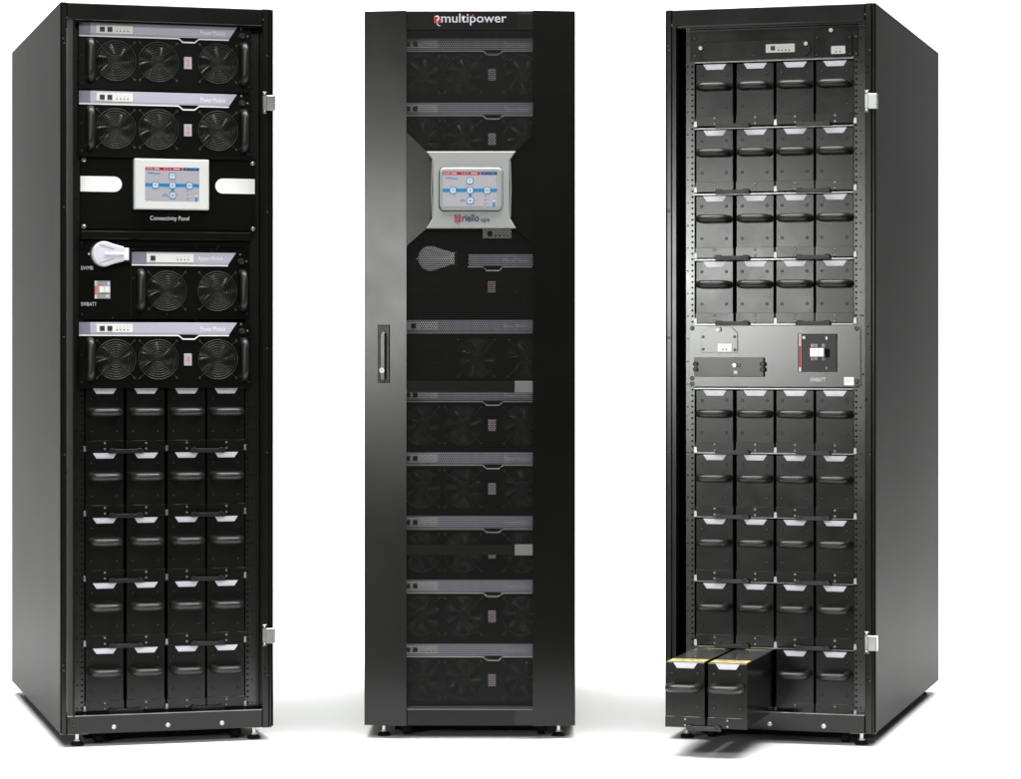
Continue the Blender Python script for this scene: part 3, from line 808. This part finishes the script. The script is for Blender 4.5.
part('bezel_shade', None, lambda b: b.prism(rounded_poly(.2095, .3885, 1.4715, 1.5955, .016, 6), -.0185, -.018, 'hollow_black'), sr)  # black sheet paints the bezel's shadow, wider at left and bottom
bz = part('screen_bezel', None, lambda b: b.prism(rounded_poly(.2120, .3875, 1.4740, 1.5945, .014, 6), -.026, -.018, 'panel_silver', .005), sr)
part('screen_recess', None, lambda b: b.box(.2195, .3735, -.0262, -.0258, 1.4835, 1.5825, 'print_grey'), bz)
part('touch_screen', None, screen_mesh(.151, .096), bz, (.221, -.0263, 1.485))
# brand mark and lettering on the surround
def mark(b):
    b.prism([(0, 0), (.0185, 0), (.0185, .0215), (0, .0215)], -.0006, 0, 'logo_red')
    b.tube([(.004, -.0008, .0175), (.010, -.0008, .0190), (.014, -.0008, .0150), (.009, -.0008, .0085), (.007, -.0008, .002), (.010, -.0008, -.004), (.015, -.0008, -.0065)], [.001, .0016, .0018, .0018, .0016, .0013, .0006], 'logo_blue', 6, (1, .4))
    for a in (.004, .009): b.box(0, .0185*.35, -.0008, 0, a, a+.0012, 'panel_silver')
part('emblem', None, mark, sr, (.2530, -.0182, 1.4415))
text('riello', .2745, 1.4435, .0480, .0205, 'logo_navy', sr, -.0182, .024)
text('ups', .3270, 1.4395, .0245, .0125, 'logo_navy', sr, -.0182, .014)
# header logo
text('multipower', .2155, 1.9925, .1830, .0330, 'logo_pale', door, .0058, .010)
def mark2(b):
    for i in range(4):
        for j in range(4):
            b.box(i*.0047, i*.0047+.0036, -.0006, 0, j*.0050+.003, j*.0050+.0070, 'logo_red')
    b.tube([(.003, -.0008, .021), (.011, -.0008, .022), (.0145, -.0008, .017), (.0085, -.0008, .009), (.0075, -.0008, .002), (.012, -.0008, -.004), (.018, -.0008, -.005)], [.0015, .002, .0022, .0022, .002, .0015, .0008], 'logo_pale', 6, (1, .4))
part('emblem', None, mark2, door, (.1955, .0058, 1.9960))
part('emblem', None, lambda b: (b.box(.301, .3065, -.0006, 0, 2.0175, 2.0225, 'logo_red'), b.cyl(.3330, 2.0025, .0022, -.0006, 0, 'logo_red', 10)), door, (0, .0050, 0))
# swing handle recess, aligned with the slanted band
def lockp(b):
    b.box(0, .0335, -.0025, .003, 0, .162, 'hollow_black', .0008)
    b.box(.0016, .0319, -.0030, -.0024, .0016, .1604, 'black_plastic')
lk = part('handle_recess', None, lockp, door, (.0385, .0135, .9945)); lk.rotation_euler = (0, 0, -math.radians(10.3))
part('swing_handle', None, lambda b: b.prism(rounded_poly(.0075, .0240, .004, .1420, .008, 5), -.013, -.0035, 'black_unit_paint', .003), lk)
part('lock_cylinder', None, lambda b: (b.cyl(.0150, .0350, .0072, -.0165, -.012, 'zinc', 18), b.box(.0142, .0158, -.0168, -.0164, .031, .039, 'print_dark')), lk)

# =================================================================== studio: paper sweep, lamps
def sweep(b):
    P = [(6.55, 0.)]; R = 2.2; Yw = 14.5
    P += [(Yw-R, 0.)] + [(Yw-R + R*math.sin(PI/2*i/14), R - R*math.cos(PI/2*i/14)) for i in range(1, 15)] + [(Yw, 7.)]
    vs = []
    for y, z in P: vs += [(-4.75, y, z), (4.05, y, z)]
    b.add(vs, [(2*i, 2*i+1, 2*i+3, 2*i+2) for i in range(len(P)-1)], 'backdrop_paper', True)
mat('studio_floor', (.03, .03, .03), .6, var=.2)
o = part('floor', None, lambda b: b.box(-11, 11, -6, 14.4, -.03, -.006, 'studio_floor'), None); o['kind'] = 'structure'
o = part('backdrop', None, sweep, None); o['kind'] = 'structure'
o['label'] = 'plain white paper sweep behind and under the three cabinets'
def area(name, loc, target, sx, sy, power, col=(1, 1, 1)):
    l = bpy.data.lights.new(name, 'AREA'); l.shape = 'RECTANGLE'; l.size = sx; l.size_y = sy; l.energy = power; l.color = col
    o = bpy.data.objects.new(name, l); COL.objects.link(o); o.location = loc
    o.rotation_euler = (Vector(target) - Vector(loc)).to_track_quat('-Z', 'Y').to_euler()
    return o
area('key_softbox', (0, .4, 4.9), (0, 7.7, .9), 5.0, 1.8, 290, (1, 1, .975))
area('side_softbox', (-4.55, -1.0, 1.56), (.6, 7.7, 1.2), 2.0, .95, 160, (.985, 1, .965))
area('added_backdrop_fill', (-.2, 10.2, 6.2), (-.2, 13.8, 1.5), 4.4, 2.0, 520, (.97, 1, .95))  # added lamp, burns the backdrop out to plain white
area('added_floor_fill', (0, 6.9, 6.8), (0, 7.4, 0), 9, 3.0, 1350)  # added lamp, whitens the floor and thins the cabinet shadows

w = bpy.data.worlds.new('World'); SC.world = w; w.use_nodes = True
w.node_tree.nodes['Background'].inputs['Color'].default_value = (.9, .95, .93, 1)
w.node_tree.nodes['Background'].inputs['Strength'].default_value = .03

# =================================================================== camera
cam = bpy.data.cameras.new('camera'); co = bpy.data.objects.new('camera', cam); COL.objects.link(co)
co.location = (0, 0, 1.0649); co.rotation_euler = (PI/2, 0, 0)
cam.sensor_width = 36; cam.lens = 2753.19/1021*36; cam.shift_y = -31.9/1021
cam.clip_end = 200; cam.clip_start = .1
SC.camera = co
SC.render.engine = 'CYCLES'
SC.cycles.use_denoising = True
SC.cycles.max_bounces = 8
SC.view_settings.view_transform = 'Standard'; SC.view_settings.look = 'None'
SC.view_settings.exposure = 0; SC.view_settings.gamma = 1
SC.render.film_transparent = False
